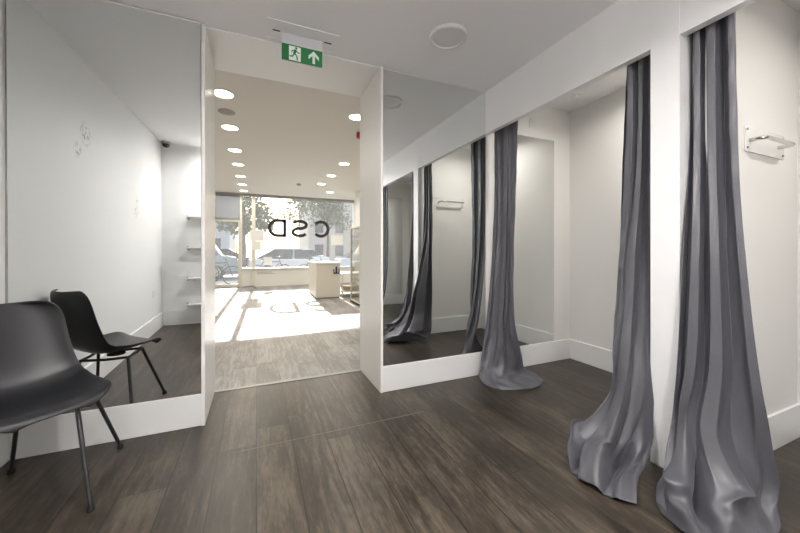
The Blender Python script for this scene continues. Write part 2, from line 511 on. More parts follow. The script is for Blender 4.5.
# ------------------------------------------------------------------ curtains
def catmull(rows, t):
    n = len(rows) - 1
    f = min(max(t * n, 0), n - 1e-6)
    i = int(f); u = f - i
    g = lambda k: rows[min(max(k, 0), n)]
    a, b, c, d = g(i - 1), g(i), g(i + 1), g(i + 2)
    return tuple(0.5 * (2 * b[k] + (c[k] - a[k]) * u + (2 * a[k] - 5 * b[k] + 4 * c[k] - d[k]) * u * u + (3 * b[k] - a[k] - 3 * c[k] + d[k]) * u ** 3) for k in range(len(b)))

def curtain(label, rows, nf, seed, lumps=()):
    """rows: (weight, [control points (x,y,z)...], fold amplitude, vertical ruck)."""
    rnd = random.Random(seed)
    ph = [rnd.uniform(0, 2 * PI) for _ in range(12)]
    NS, NT = 170, 210
    # arc-ish spacing of rows
    ws = [r[0] for r in rows]
    rr = []
    for w, pts, amp, ruck in rows:
        q = [catmull(pts, k / 8.0) for k in range(9)]
        rr.append([c for p in q for c in p] + [amp, ruck])
    def rowat(t):
        # t along cumulative weights
        j = 0
        while j < len(ws) - 2 and t > ws[j + 1]: j += 1
        u = (t - ws[j]) / (ws[j + 1] - ws[j])
        return catmull(rr, (j + u) / (len(ws) - 1))
    bm = bmesh.new()
    grid = []
    for it in range(NT + 1):
        t = it / NT
        r = rowat(t)
        amp, ruck = r[27], r[28]
        pts = [(r[3 * k], r[3 * k + 1], r[3 * k + 2]) for k in range(9)]
        line = []
        low = max(0.0, min(1.0, (t - 0.6) / 0.3))
        for i_s in range(NS + 1):
            s = i_s / NS
            # pleats: unequal widths, drift slowly down the cloth
            sw = s + 0.035 * math.sin(2 * PI * s * 1.3 + ph[0]) + 0.02 * math.sin(2 * PI * s * 2.7 + ph[1] + 1.5 * t)
            a = 2 * PI * nf * sw + ph[2] + 0.5 * math.sin(3 * t + ph[3])
            tight = 1 - low
            bv_ = abs(math.sin(a / 2))
            fold = (2 * bv_ ** 0.7 - 1) * (0.45 + 0.55 * tight) + 0.16 * math.sin(2.0 * a + ph[4] + 2 * t) + low * 0.5 * math.sin(a * 0.5 + ph[5])
            lat = 0.36 * math.cos(a) * math.sin(a) / nf
            ss = min(max(s + lat * min(1, amp / 0.02) * 0.5 * (1 - low), 0), 1)
            p = Vector(catmull(pts, ss))
            e = 0.02
            q0 = Vector(catmull(pts, max(0, ss - e))); q1 = Vector(catmull(pts, min(1, ss + e)))
            tg = (q1 - q0); tg.z = 0
            if tg.length < 1e-6: tg = Vector((0, 1, 0))
            tg.normalize()
            nrm = Vector((tg.y, -tg.x, 0))
            # horizontal pleat when hanging, vertical ridge when lying
            lying = max(0.0, min(1.0, (0.16 - p.z) / 0.14)) if low > 0 else 0.0
            p += nrm * fold * amp * (1 - 0.85 * lying)
            p.z += lying * amp * 0.9 * (0.75 + 0.6 * fold)
            # rucks: diagonal buckles and crumples
            c0 = math.sin(19 * t - 14 * s + ph[11] + 2.2 * math.sin(4 * s + 7 * t)) ** 3
            c1 = math.sin(24 * t + 4 * s + ph[6] + 1.3 * math.sin(5 * s + ph[7]))
            c2 = math.sin(31 * t - 8 * s + ph[8] + 1.7 * math.sin(9 * t + 3 * s))
            c3 = math.sin(12 * s + 15 * t + ph[9] + 1.6 * math.sin(6 * s))
            d = ruck * (0.55 * c0 + 0.40 * c1 + 0.3 * c2 + 0.25 * c3)
            p += nrm * d * (1 - 0.7 * lying) + Vector((0, 0, 1)) * abs(d) * lying * 1.1
            # broad domes and valleys where the cloth lands: (s, t, half width s, half length t, lean, height)
            for (ls, lt, wsd, wtd, lean, hh) in lumps:
                q = (t - lt) / wtd
                if abs(q) > 2.4: continue
                g = (s - ls - lean * (t - lt)) / wsd
                g = g * 1.5 if g > 0 else g
                if abs(g) > 2.6: continue
                e_ = math.exp(-g * g - q * q) * hh
                p += nrm * e_ * (1 - .6 * lying) + Vector((0, 0, 1)) * e_ * (lying * 1.2)
            # fine creases everywhere
            p += nrm * 0.0011 * math.sin(61 * t + 19 * s + ph[10] + 2.5 * math.sin(13 * s + 6 * t))
            if p.z < 0.006: p.z = 0.006 + 0.1 * max(0, 0.006 - p.z) * 0
            line.append(bm.verts.new(p))
        grid.append(line)
    for a, b in zip(grid, grid[1:]):
        for k in range(NS):
            bm.faces.new((a[k], a[k + 1], b[k + 1], b[k]))
    m = MB(); m.bm.free(); m.bm = bm
    o = m.build('curtain', 'cloth', smooth=False)
    for p in o.data.polygons: p.use_smooth = True
    so = o.modifiers.new('thickness', 'SOLIDIFY'); so.thickness = 0.0016; so.offset = 0
    return tag(o, label, 'curtain', None)

XK = XC + .085
C1 = curtain('grey satin curtain in the far corner beside the right wall mirror, pooling on the floor', [
    (0.00, [(XK, 2.375, 2.205), (XK, 2.23, 2.205), (XK, 2.09, 2.205)], .020, 0),
    (0.30, [(XK, 2.375, 1.6), (XK, 2.24, 1.6), (XK, 2.11, 1.6)], .022, .002),
    (0.48, [(XK - .03, 2.37, 1.1), (XK - .01, 2.24, 1.1), (XK, 2.13, 1.1)], .026, .004),
    (0.66, [(XC - .01, 2.355, .55), (XC + .02, 2.22, .52), (XC + .07, 2.12, .55)], .026, .007),
    (0.76, [(XC - .07, 2.345, .26), (XC - .02, 2.18, .24), (XC + .13, 2.12, .24)], .022, .011),
    (0.84, [(1.76, 2.32, .07), (1.83, 2.14, .09), (2.10, 2.16, .09)], .02, .012),
    (0.93, [(1.71, 2.27, .03), (1.79, 2.09, .035), (2.19, 2.15, .04)], .014, .012),
    (1.00, [(1.70, 2.17, .008), (1.78, 2.05, .008), (2.02, 1.98, .008), (2.22, 2.07, .008)], .004, .004),
], 2.4, 3, [(.5, .72, .1, .08, -1.5, .03), (.35, .86, .12, .06, 1.2, .03), (.62, .90, .14, .05, -1.0, .035), (.15, .80, .08, .08, .5, .03)])
C2 = curtain('grey satin curtain left of the white post, its foot trailing out into the room', [
    (0.00, [(XK, 1.235, 2.205), (XK, 1.15, 2.205), (XK, 1.08, 2.205)], .018, 0),
    (0.30, [(XK, 1.255, 1.6), (XK, 1.16, 1.6), (XK, 1.08, 1.6)], .020, .002),
    (0.46, [(XK, 1.265, 1.15), (XK - .05, 1.165, 1.15), (XK - .01, 1.08, 1.15)], .022, .004),
    (0.60, [(1.975, 1.27, .65), (1.83, 1.18, .62), (1.84, 1.11, .62), (1.94, 1.075, .65)], .024, .007),
    (0.70, [(1.965, 1.275, .33), (1.77, 1.18, .33), (1.76, 1.09, .33), (1.90, 1.06, .34)], .024, .011),
    (0.78, [(1.95, 1.285, .12), (1.68, 1.23, .16), (1.67, 1.08, .16), (1.85, 1.04, .13)], .022, .019),
    (0.88, [(1.93, 1.30, .05), (1.57, 1.25, .09), (1.60, 1.10, .07), (1.74, 1.00, .04)], .02, .013),
    (0.95, [(1.92, 1.31, .02), (1.50, 1.22, .05), (1.50, 1.06, .04), (1.60, .95, .03)], .016, .012),
    (1.00, [(1.90, 1.32, .008), (1.46, 1.19, .008), (1.42, 1.02, .01), (1.49, .89, .008)], .006, .006),
], 3.0, 11, [(.24, .90, .09, .07, 0, .075), (.43, .88, .045, .15, .2, -.12), (.62, .84, .08, .12, .3, .085), (.80, .87, .05, .11, -.3, -.09), (.34, .97, .07, .03, 0, .035)])
C3 = curtain('wide grey satin curtain nearest the viewer, right of the white post', [
    (0.00, [(XK, .925, 2.205), (XK, .84, 2.205), (XK, .755, 2.205)], .026, 0),
    (0.28, [(XK - .01, .925, 1.6), (XK, .84, 1.6), (XK, .745, 1.6)], .026, .002),
    (0.44, [(1.89, .915, 1.1), (1.93, .82, 1.1), (1.96, .72, 1.1)], .026, .004),
    (0.60, [(1.845, .915, .6), (1.88, .80, .6), (1.94, .675, .6)], .028, .006),
    (0.70, [(1.81, .91, .32), (1.80, .80, .32), (1.95, .65, .32)], .028, .010),
    (0.79, [(1.70, .885, .12), (1.68, .78, .14), (1.80, .69, .14), (1.95, .63, .14)], .026, .014),
    (0.89, [(1.58, .865, .05), (1.58, .75, .07), (1.72, .67, .07), (1.92, .62, .05)], .02, .014),
    (1.00, [(1.545, .83, .008), (1.52, .70, .008), (1.66, .60, .008), (1.88, .585, .008)], .005, .006),
], 3.0, 29, [(.22, .82, .13, .06, -.8, .085), (.43, .85, .06, .09, .6, -.10), (.68, .82, .13, .07, .3, .095), (.60, .93, .10, .05, 0, .03), (.30, .93, .09, .04, .5, .03), (.90, .86, .05, .08, 0, -.03)])
C4 = curtain('grey satin curtain seen only as a reflection at the left edge of the right mirror', [
    (0.00, [(XK, -.20, 2.205), (XK, -.33, 2.205), (XK, -.44, 2.205)], .022, 0),
    (0.45, [(XK, -.20, 1.1), (XK, -.32, 1.1), (XK, -.44, 1.1)], .024, .004),
    (0.70, [(1.90, -.17, .34), (1.90, -.30, .30), (1.94, -.43, .34)], .022, .010),
    (0.80, [(1.78, -.15, .12), (1.80, -.3, .13), (1.90, -.42, .12)], .02, .012),
    (1.00, [(1.58, -.12, .008), (1.55, -.3, .008), (1.72, -.44, .008)], .006, .008),
], 3.0, 41)
for (y0, y1, lab) in ((1.062, 2.29, 'steel curtain rail behind the header of the far cubicle'), (-.47, .93, 'steel curtain rail behind the header of the near cubicle')):
    tag(MB().tube([(XK, y0, 2.215), (XK, y1, 2.215)], .008).build('curtain_rail', 'steel', smooth=True), lab, 'curtain rail')

# ------------------------------------------------------------------ coat hooks (steel bar on a clear plate)
def coat_rail(x0, x1, z0, z1, yw, s, bx0, bx1, bz, label):
    """s = -1: mounted on a wall facing -Y"""
    t = thing('coat_rail', label, 'coat rail', ((x0 + x1) / 2, yw, z0))
    B(x0, yw, z0, x1, yw + s * .006, z1).build('back_plate', 'acrylic', t, bevel=.001)
    for (x, z) in ((x0 + .02, z0 + .02), (x1 - .02, z0 + .02), (x0 + .02, z1 - .02), (x1 - .02, z1 - .02)):
        MB().lathe([(.006, 0), (.006, .004 * s), (.003, .006 * s)], (x, yw + s * .006, z), 12, 'Y').build('screw', 'steel', t, smooth=True)
    p = .06
    y = yw + s * .006
    pts = [(bx0, y, bz), (bx0, y + s * (p - .02), bz), (bx0 + .006, y + s * (p - .006), bz), (bx0 + .02, y + s * p, bz),
           (bx1 - .02, y + s * p, bz), (bx1 - .006, y + s * (p - .006), bz), (bx1, y + s * (p - .02), bz), (bx1, y, bz)]
    MB().tube(pts, .0105, 12).build('rail_bar', 'chrome', t, smooth=True)
    return t
coat_rail(2.32, 2.765, 1.62, 1.755, .86, -1, 2.37, 2.69, 1.680, 'steel coat rail on a white plate inside the near cubicle, top right')
coat_rail(2.18, 2.65, 1.70, 1.83, .95, 1, 2.25, 2.62, 1.765, 'steel coat rail on the far cubicle partition, seen in the right mirror')

# small fittings in the cubicle
t = thing('wall_vent', 'small square vent high on the wall above the cubicle mirror', 'vent', (2.455, YF, 2.29))
B(2.41, YF - .006, 2.29, 2.50, YF, 2.38).build('frame', 'cubwall', t, bevel=.001)
m = MB()
for k in range(6): m.box(2.42, YF - .009, 2.300 + k * .012, 2.49, YF - .006, 2.306 + k * .012)
m.build('slats', 'diffuser', t)
t = thing('smoke_detector', 'small round white smoke detector on the far cubicle ceiling', 'smoke detector', (2.70, 2.15, H))
MB().lathe([(.045, 0), (.045, -.012), (.035, -.028), (.012, -.032)], (2.70, 2.15, H)).build('body', 'cubwall', t, smooth=True)

# ------------------------------------------------------------------ ceiling disc, exit sign
t = thing('ceiling_speaker', 'round pale speaker disc on the fitting room ceiling near the mirror', 'ceiling speaker', (1.17, 1.885, H))
MB().lathe([(.126, 0), (.126, -.016), (.118, -.022), (.104, -.020), (.102, -.010)], (1.17, 1.885, H), 48).build('rim', 'discrim', t, smooth=True)
MB().lathe([(.102, -.009), (.101, -.013), (.05, -.015), (.01, -.0155)], (1.17, 1.885, H), 48).build('grille', 'discgrey', t, smooth=True)

sx0, sx1, sy = .15, .412, 2.276
t = thing('exit_sign', 'green emergency exit sign with running figure and up arrow hanging over the opening', 'exit sign', (.28, sy, H))
m = B(.06, 2.172, H - .004, .505, 2.182, H); m.box(.06, 2.182, H - .002, .07, 2.375, H); m.box(.495, 2.182, H - .002, .505, 2.375, H)
m.box(.06, 2.365, H - .004, .505, 2.375, H); m.box(.07, 2.182, H - .0015, .495, 2.365, H)
m.build('ceiling_plate', 'ceil', t)
for a_, b_ in ((.095, .14), (.425, .475)): B(a_, sy - .004, H - .0035, b_, sy + .006, H - .001).build('slot', 'darkgap', t)
bl = B(sx0, sy, 2.346, sx1, sy + .008, H - .0015).build('blade', 'diffuser', t, bevel=.001)
gp = B(sx0, sy - .0015, 2.348, sx1, sy, 2.457).build('sign_panel', 'green', t)
dx0, dx1, dz0, dz1 = sx0 + .045, sx0 + .12, 2.356, 2.449
sub(B(dx0, sy - .0025, dz0, dx1, sy - .0015, dz1), 'door_symbol', 'signwhite', gp)
m = MB()
def arc(cx, cz, r, a0, a1, n=16, rz=None):
    rz = r if rz is None else rz
    return [(cx + r * math.cos(R(a0 + (a1 - a0) * k / n)), cz + rz * math.sin(R(a0 + (a1 - a0) * k / n))) for k in range(n + 1)]
fy0, fy1 = sy - .0034, sy - .0025
cx, cz = (dx0 + dx1) / 2, (dz0 + dz1) / 2
m.prism(arc(cx + .008, cz + .036, .0075, 0, 360, 20)[:-1], fy0, fy1)
m.ribbon([(cx + .004, cz + .026), (cx - .004, cz - .002)], .016, fy0, fy1)
m.ribbon([(cx + .004, cz + .022), (cx - .014, cz + .018), (cx - .022, cz + .006)], .006, fy0, fy1)
m.ribbon([(cx + .006, cz + .022), (cx + .018, cz + .008), (cx + .030, cz + .008)], .006, fy0, fy1)
m.ribbon([(cx - .003, cz), (cx + .012, cz - .014), (cx + .016, cz - .042)], .008, fy0, fy1)
m.ribbon([(cx - .006, cz), (cx - .014, cz - .020), (cx - .034, cz - .022)], .008, fy0, fy1)
sub(m, 'running_figure', 'green', gp)
ax = sx1 - .058
m = MB().ribbon([(ax, 2.362), (ax, 2.435)], .017, fy1, sy - .0015)
m.prism([(ax, 2.446), (ax - .034, 2.412), (ax - .034, 2.388), (ax, 2.422)], fy1, sy - .0015)
m.prism([(ax, 2.446), (ax, 2.422), (ax + .034, 2.388), (ax + .034, 2.412)], fy1, sy - .0015)
sub(m, 'arrow_symbol', 'signwhite', gp)

# ------------------------------------------------------------------ lamps
def lamp_light(parent, loc, size, watt, color=(1, .93, .82), down=True, spread=160):
    ld = bpy.data.lights.new('lamp_light', 'AREA'); ld.shape = 'DISK'; ld.size = size; ld.energy = watt; ld.color = color
    ld.spread = R(spread)
    lo = bpy.data.objects.new('lamp_light', ld); col.objects.link(lo); lo.parent = parent
    lo.location = Vector(loc) - Vector(parent['_loc'])
    lo.rotation_euler = (0, 0, 0) if down else (PI, 0, 0)
    return lo
def downlight(x, y, z, label, group, r=.085, watt=SHOP_LAMP, color=(1, .93, .84)):
    t = thing('downlight', label, 'ceiling light', (x, y, z), group=group)
    MB().lathe([(r + .018, 0), (r + .018, -.004), (r, -.008), (r, -.003)], (x, y, z), 36).build('trim_ring', 'whiteplastic', t, smooth=True)
    MB().lathe([(r - .001, -.003), (r - .004, -.006), (.01, -.0065)], (x, y, z), 36).build('diffuser', 'glow', t, smooth=True)
    lamp_light(t, (x, y, z - .012), r * 1.8, watt, color)
    return t
ords = ['first', 'second', 'third', 'fourth', 'fifth', 'sixth', 'seventh']
for k, y in enumerate((4.17, 5.27, 6.42, 7.45, 8.60, 9.65, 10.65)):
    downlight(-.345, y, HS, 'round lit downlight on the shop ceiling, %s back in the left-hand row' % ords[k], 'downlights in the left row of the shop', r=.105)
for k, (x, y) in enumerate(((1.21, 4.2), (1.62, 6.55), (1.60, 7.7), (1.56, 8.75), (2.02, 9.9))):
    downlight(x, y, HS, 'round lit downlight on the shop ceiling, %s back on the right side' % ords[k], 'downlights on the right side of the shop', r=.10)
# out-of-view downlights added to brighten the fitting room
for k, (x, y, lab) in enumerate(((.9, -.25, 'added round downlight over the room behind the camera, nearest the curtains'), (-.42, -.35, 'added round downlight behind the camera, nearest the left wall'),
                                 (.35, .95, 'added round downlight in the middle of the fitting room ceiling above the view'))):
    downlight(x, y, H, lab, 'added fitting room downlights', watt=ROOM_FILL * (.55 if k == 1 else 1.1), color=(1, .975, .96))
for k, (x, y, lab) in enumerate(((2.50, 1.55, 'added round downlight in the far cubicle ceiling'), (2.45, .1, 'added round downlight in the near cubicle ceiling'))):  # small downlights added to lift the brightness inside the cubicles
    downlight(x, y, H, lab, None, r=.05, watt=ROOM_FILL * .35, color=(1, .95, .89))
t = thing('fill_uplighter', 'white uplighter added to brighten the room from behind the camera', 'fill light', (.45, YB, 1.95))  # unseen lamp added to light ceiling and walls from the back
m = MB().prism([(.30, 1.95), (.60, 1.95), (.64, 2.08), (.26, 2.08)], YB, YB + .02)
m.prism([(.30, 1.95), (.60, 1.95), (.64, 2.08), (.26, 2.08)], YB + .11, YB + .12)
m.prism([(YB, 1.95), (YB + .12, 1.95), (YB + .12, 2.08), (YB, 2.08)], .26, .28, 'YZ'); m.prism([(YB, 1.95), (YB + .12, 1.95), (YB + .12, 2.08), (YB, 2.08)], .62, .64, 'YZ')
m.box(.28, YB, 1.95, .62, YB + .12, 1.96)
m.build('shade', 'whiteplastic', t)
lamp_light(t, (.45, YB + .065, 2.0), .09, UP_FILL, (1, .97, .94), down=False, spread=170)

# ------------------------------------------------------------------ things seen in the left mirror
t = thing('security_camera', 'small dark dome security camera in the upper corner, seen in the left mirror', 'security camera', (-1.13, YB + .1, H))
MB().lathe([(.055, 0), (.055, -.025), (.048, -.035)], (-1.13, YB + .1, H)).build('base', 'steel', t, smooth=True)
MB().lathe([(.044, -.035), (.042, -.055), (.030, -.072), (.010, -.080)], (-1.13, YB + .1, H)).build('dome', 'domeglass', t, smooth=True)
zz = ((1.52, 'topmost'), (1.09, 'second highest'), (.66, 'third from the top'), (.30, 'lowest'))
for z, w in zz:
    t = thing('wall_shelf', 'white wall shelf on steel bracket, %s of four in the left mirror' % w, 'shelf', (-.55, YB, z), group='shelves reflected in the left mirror')
    B(-.88, YB + .004, z - .009, -.25, YB + .20, z + .009).build('board', 'whiteplastic', t, bevel=.002)
    for x in (-.885, -.30):
        m = MB().tube([(x, YB, z - .022), (x, YB + .10, z - .022)], .007)
        m.lathe([(.017, 0), (.017, .012)], (x, YB, z - .022), 16, 'Y')
        m.box(x - .008, YB + .09, z - .032, x + .008, YB + .11, z + .022)
        m.build('bracket', 'steel', t, smooth=True)
t = thing('wall_socket', 'small white wall socket low on the left wall, seen in the left mirror', 'socket', (XL, -.30, .46))
B(XL, -.345, .46, XL + .009, -.26, .545).build('plate', 'whiteplastic', t, bevel=.002)
B(XL + .009, -.325, .515, XL + .013, -.31, .53).build('switch', 'diffuser', t)

# ------------------------------------------------------------------ black shell chair
CH = thing('shell_chair', 'black plastic shell chair on four black metal legs in front of the left mirror', 'chair', (-.878, 2.033, 0), R(6))
def chair():
    # local: +X its side, facing -Y, back at +Y
    prof = [(-.238, .424), (-.226, .438), (-.20, .447), (-.15, .443), (-.08, .434), (0, .427), (.07, .430), (.125, .447), (.165, .482),
            (.19, .53), (.21, .59), (.228, .66), (.243, .73), (.255, .79), (.262, .83), (.266, .852)]
    n = len(prof) - 1
    bm = bmesh.new()
    NU, NV = 28, 48
    grid = []
    for j in range(NV + 1):
        v = j / NV
        y, z = catmull(prof, v)
        # half width along the shell
        hw = 0.228
        if v < .26: hw *= 1 - .50 * ((.26 - v) / .26) ** 2.6
        hw += .012 * math.exp(-((v - .55) / .15) ** 2)
        if .4 < v: hw -= .040 * min(1, (v - .4) / .5)
        if v > .78: hw *= 1 - .40 * ((v - .78) / .22) ** 3.0
        row = []
        for i in range(NU + 1):
            u = -1 + 2 * i / NU
            au = abs(u)
            seat = 1 - min(1, max(0, (v - .40) / .25))
            back = 1 - seat
            dz = (.012 * au ** 2 + .022 * au ** 4) * seat * min(1, v / .18) * (1 if v < .45 else 1)
            dz += .030 * au ** 3 * math.exp(-((v - .42) / .14) ** 2)
            dz -= .012 * au ** 4 * max(0, 1 - v / .16)
            dy = -(.035 * au ** 2 + .030 * au ** 4) * (back * .9 + .35 * max(0, 1 - abs(v - .5) / .15))
            row.append(bm.verts.new((u * hw, y + dy, z + dz)))
        grid.append(row)
    for a, b in zip(grid, grid[1:]):
        for k in range(NU): bm.faces.new((a[k], a[k + 1], b[k + 1], b[k]))
    bmesh.ops.transform(bm, matrix=Matrix.Translation((-.046, -.052, 0)) @ Matrix.Rotation(R(37), 4, 'Z'), verts=bm.verts)
    m = MB(); m.bm.free(); m.bm = bm
    s = m.build('shell', 'plastic', CH, world=False)
    for p in s.data.polygons: p.use_smooth = True
    so = s.modifiers.new('thickness', 'SOLIDIFY'); so.thickness = .009; so.offset = 0
    bv = s.modifiers.new('round_edge', 'BEVEL'); bv.width = .003; bv.segments = 2; bv.limit_method = 'ANGLE'; bv.angle_limit = R(50)
    feet = {'fr': (.21, -.255), 'fl': (-.21, -.255), 'br': (.21, .255), 'bl': (-.21, .255)}
    tops = {'fr': (.125, -.10), 'fl': (-.125, -.10), 'br': (.125, .10), 'bl': (-.125, .10)}
    for k in ('fr', 'fl', 'br', 'bl'):
        f, tp = feet[k], tops[k]
        tz = .405
        lg = MB().tube([(tp[0], tp[1], tz), (f[0], f[1], .014)], .0098, 14, r2=.0085).build('leg', 'blackmetal', CH, world=False, smooth=True)
        MB().lathe([(.013, 0), (.0145, .004), (.0135, .016), (.0105, .024)], (f[0], f[1], 0.0005), 16).build('foot_cap', 'rubber', lg, world=False, smooth=True)
    for sgn in (-1, 1):
        MB().tube([(sgn * .125, -.10, .405), (sgn * .127, 0, .400), (sgn * .125, .10, .405)], .0085).build('side_rail', 'blackmetal', CH, world=False, smooth=True)
        MB().tube([(-.125, sgn * .10, .405), (0, sgn * .102, .400), (.125, sgn * .10, .405)], .0085).build('cross_rail', 'blackmetal', CH, world=False, smooth=True)
    MB().lathe([(.05, .398), (.05, .404), (.035, .425), (.01, .428)], (.01, -.02, 0), 24).build('seat_mount', 'blackmetal', CH, world=False, smooth=True)
chair()

# ------------------------------------------------------------------ shop: ceiling fittings
t = thing('ceiling_speaker', 'flat grey round grille on the shop ceiling between the first two left downlights', 'ceiling speaker', (-.345, 4.70, HS))
MB().lathe([(.10, 0), (.10, -.006), (.09, -.010)], (-.345, 4.70, HS), 36).build('rim', 'alu', t, smooth=True)
MB().lathe([(.088, -.009), (.05, -.012), (.01, -.012)], (-.345, 4.70, HS), 36).build('grille', 'grille', t, smooth=True)
t = thing('fire_alarm_beacon', 'red fire alarm sounder on the shop ceiling at the right edge of the opening', 'fire alarm', (1.385, 4.66, HS))
MB().lathe([(.052, 0), (.052, -.03), (.046, -.034)], (1.385, 4.66, HS), 24).build('base', 'whiteplastic', t, smooth=True)
MB().lathe([(.050, -.034), (.050, -.10), (.044, -.112), (.01, -.116)], (1.385, 4.66, HS), 24).build('sounder', 'red', t, smooth=True)
t = thing('smoke_detector', 'tiny grey smoke detector on the shop ceiling before the window', 'smoke detector', (1.02, 9.0, HS))
MB().lathe([(.06, 0), (.06, -.02), (.04, -.045), (.01, -.05)], (1.02, 9.0, HS), 24).build('body', 'grille', t, smooth=True)

# ------------------------------------------------------------------ shop front
FZ = 2.785
mull = lambda n, x0, x1, z0=0, z1=FZ, m='creamframe', y0=YW - .04, y1=YW + .05: struct(B(x0, y0, z0, x1, y1, z1).build(n, m, bevel=.003))
struct(B(SX0, YW - .06, FZ, SX1, YW + .08, HS).build('trim_11', 'alu'))
mull('trim_12', -.465, -.405)
mull('trim_13', -.135, -.03, y0=YW - .10)
mull('trim_14', SX0, -1.30, m='shopwall')
struct(B(-.405, YW - .05, 0, SX1, YW + .07, .54).build('wall_shop_front', 'shopwall'))
struct(B(-.405, YW - .14, .54, SX1, YW + .09, .575).build('trim_15', 'trim', bevel=.004))
struct(B(-1.30, YW - .03, 2.04, -.465, YW + .05, 2.10).build('trim_16', 'alu'))
# glass
w1 = struct(B(-.03, YW - .004, .575, SX1, YW + .004, FZ).build('window_1', 'glass'))
w2 = struct(B(-.405, YW - .004, .575, -.135, YW + .004, FZ).build('window_2', 'glass'))
w3 = struct(B(-1.30, YW - .004, 2.10, -.465, YW + .004, FZ).build('window_3', 'film'))
d = struct(B(-1.29, YW - .005, .09, -.475, YW + .005, 2.03).build('door_1', 'glass'))
def dpart(mb, name, mat, **k):
    bmesh.ops.translate(mb.bm, verts=mb.bm.verts, vec=-d.location)
    return mb.build(name, mat, d, world=False, **k)
m = B(-1.30, YW - .025, .01, -1.255, YW + .025, 2.04); m.box(-.51, YW - .025, .01, -.465, YW + .025, 2.04)
m.box(-1.255, YW - .025, .01, -.51, YW + .025, .10); m.box(-1.255, YW - .025, 1.99, -.51, YW + .025, 2.04)
dpart(m, 'door_frame', 'creamframe')
dpart(MB().tube([(-.55, YW - .03, .85), (-.55, YW - .08, .88), (-.55, YW - .08, 1.32), (-.55, YW - .03, 1.35)], .014), 'door_handle', 'steel', smooth=True)
struct(B(-1.30, YW - .12, 0, -.465, YW + .06, .012).build('trim_17', 'steel'))
struct(B(-1.30, YW - .42, 0, -.465, YW - .38, .006).build('trim_18', 'darkgap'))
# D S C vinyl letters, seen from behind
LW = .10
y0, y1 = YW - .007, YW - .0045
zc, zh = 1.833, .29
m = MB().ribbon([(.83, zc - zh), (.83, zc + zh)], LW, y0, y1)
m.ribbon([(.86, zc + zh - LW / 2), (.62, zc + zh - LW / 2)] + arc(.62, zc, .245, 90, 270, 28, zh - LW / 2) + [(.86, zc - zh + LW / 2)], LW, y0, y1)
tag(m.build('window_letter', 'letter'), 'black letter D seen reversed on the shop window', 'window lettering')
def S_path(cx, cz, w, h):
    r = h / 2
    p = arc(cx, cz + r / 1.0 - 0, w, 150 - 110, 270, 1)  # placeholder start
    top = arc(cx, cz + h / 2, w, 155, -90 + 0, 1)
    a = arc(cx, cz + h / 2, w, 25, 270, 26, h / 2)      # from right end over the top, down the left, to the middle
    b = arc(cx, cz - h / 2, w, 90, -155, 26, h / 2)
    return a + b
sp = S_path(1.29, zc, .215, zh - LW / 2)
sp = [(2 * 1.29 - x, z) for x, z in sp]
m = MB().ribbon(sp, LW, y0, y1)
tag(m.build('window_letter', 'letter'), 'black letter S seen reversed on the shop window', 'window lettering')
m = MB().ribbon(arc(1.98, zc, .235, 140, -140, 36, zh - LW / 2), LW, y0, y1)
tag(m.build('window_letter', 'letter'), 'black letter C seen reversed on the shop window', 'window lettering')
# papers taped to the glass
for (x0, x1, z0, z1, lab) in ((-.185, .215, 1.41, 1.74, 'white paper notice on the shop window, left of the letter D'),
                              (-.12, .13, 1.13, 1.405, 'smaller white notice just below the notice left of the letter D'),
                              (.2165, .45, .66, .91, 'small white notice low on the window just above the sill'),
                              (2.315, 2.73, 1.30, 1.64, 'white paper notice on the window below right of the letter C')):
    m = B(x0, YW - .0065, z0, x1, YW - .0045, z1)
    if x0 < -.03: bmesh.ops.translate(m.bm, verts=m.bm.verts, vec=(0, -.098 , 0))
    tag(m.build('paper_notice', 'paper'), lab, 'notice', 'paper notices on the shop window')
# grey lines of tiny print on the low wall (too small to read)
t = tag(B(.02, YW - .0515, .43, .45, YW - .05, .445).build('vinyl_strip', 'alu'), 'upper thin grey strip of print on the low wall under the window', 'wall print')
tag(B(.02, YW - .0515, .385, .52, YW - .05, .40).build('vinyl_strip', 'alu'), 'lower thin grey strip of print on the low wall under the window', 'wall print')
# bent rail at the foot of the post
m = MB().tube([(-.42, 10.2, .014), (-.40, 10.3, .06), (-.28, 10.42, .085), (-.10, 10.5, .085), (.0, 10.52, .014)], .018)
tag(m.build('floor_rail', 'steel', smooth=True), 'bent dark steel rail on the floor at the foot of the window post', 'floor rail')

# ------------------------------------------------------------------ shop furniture
t = thing('counter', 'white box sales counter in the shop beyond the opening', 'counter', (1.55, 8.2, 0))
B(1.25, 7.665, .03, 1.80, 8.85, .80).build('body', 'cream', t, bevel=.003)
B(1.23, 7.64, .80, 1.82, 8.87, .835).build('countertop', 'trim', t, bevel=.004)
B(1.27, 7.68, 0, 1.78, 8.83, .03).build('plinth', 'alu', t)
t = thing('card_reader', 'small black card reader on the front of the white counter', 'card reader', (1.70, 7.66, .57))
B(1.64, 7.64, .575, 1.77, 7.664, .69).build('holder', 'whiteplastic', t, bevel=.002)
m = B(1.635, 7.625, .57, 1.775, 7.64, .60, bev=.003); m.box(1.635, 7.625, .60, 1.655, 7.64, .68); m.box(1.755, 7.625, .60, 1.775, 7.64, .70); m.box(1.685, 7.62, .60, 1.72, 7.64, .74)
m.build('terminal', 'letter', t)
t = thing('low_table', 'low white table with a lower shelf right of the sales counter', 'table', (2.15, 8.0, 0))
B(1.84, 7.7, .53, 2.48, 8.6, .56).build('tabletop', 'trim', t, bevel=.003)
B(1.86, 7.72, .12, 2.46, 8.58, .14).build('shelf', 'cream', t)
for (x, y) in ((1.86, 7.72), (2.44, 7.72), (1.86, 8.56), (2.44, 8.56)): B(x, y, 0, x + .025, y + .025, .53).build('leg', 'cream', t)
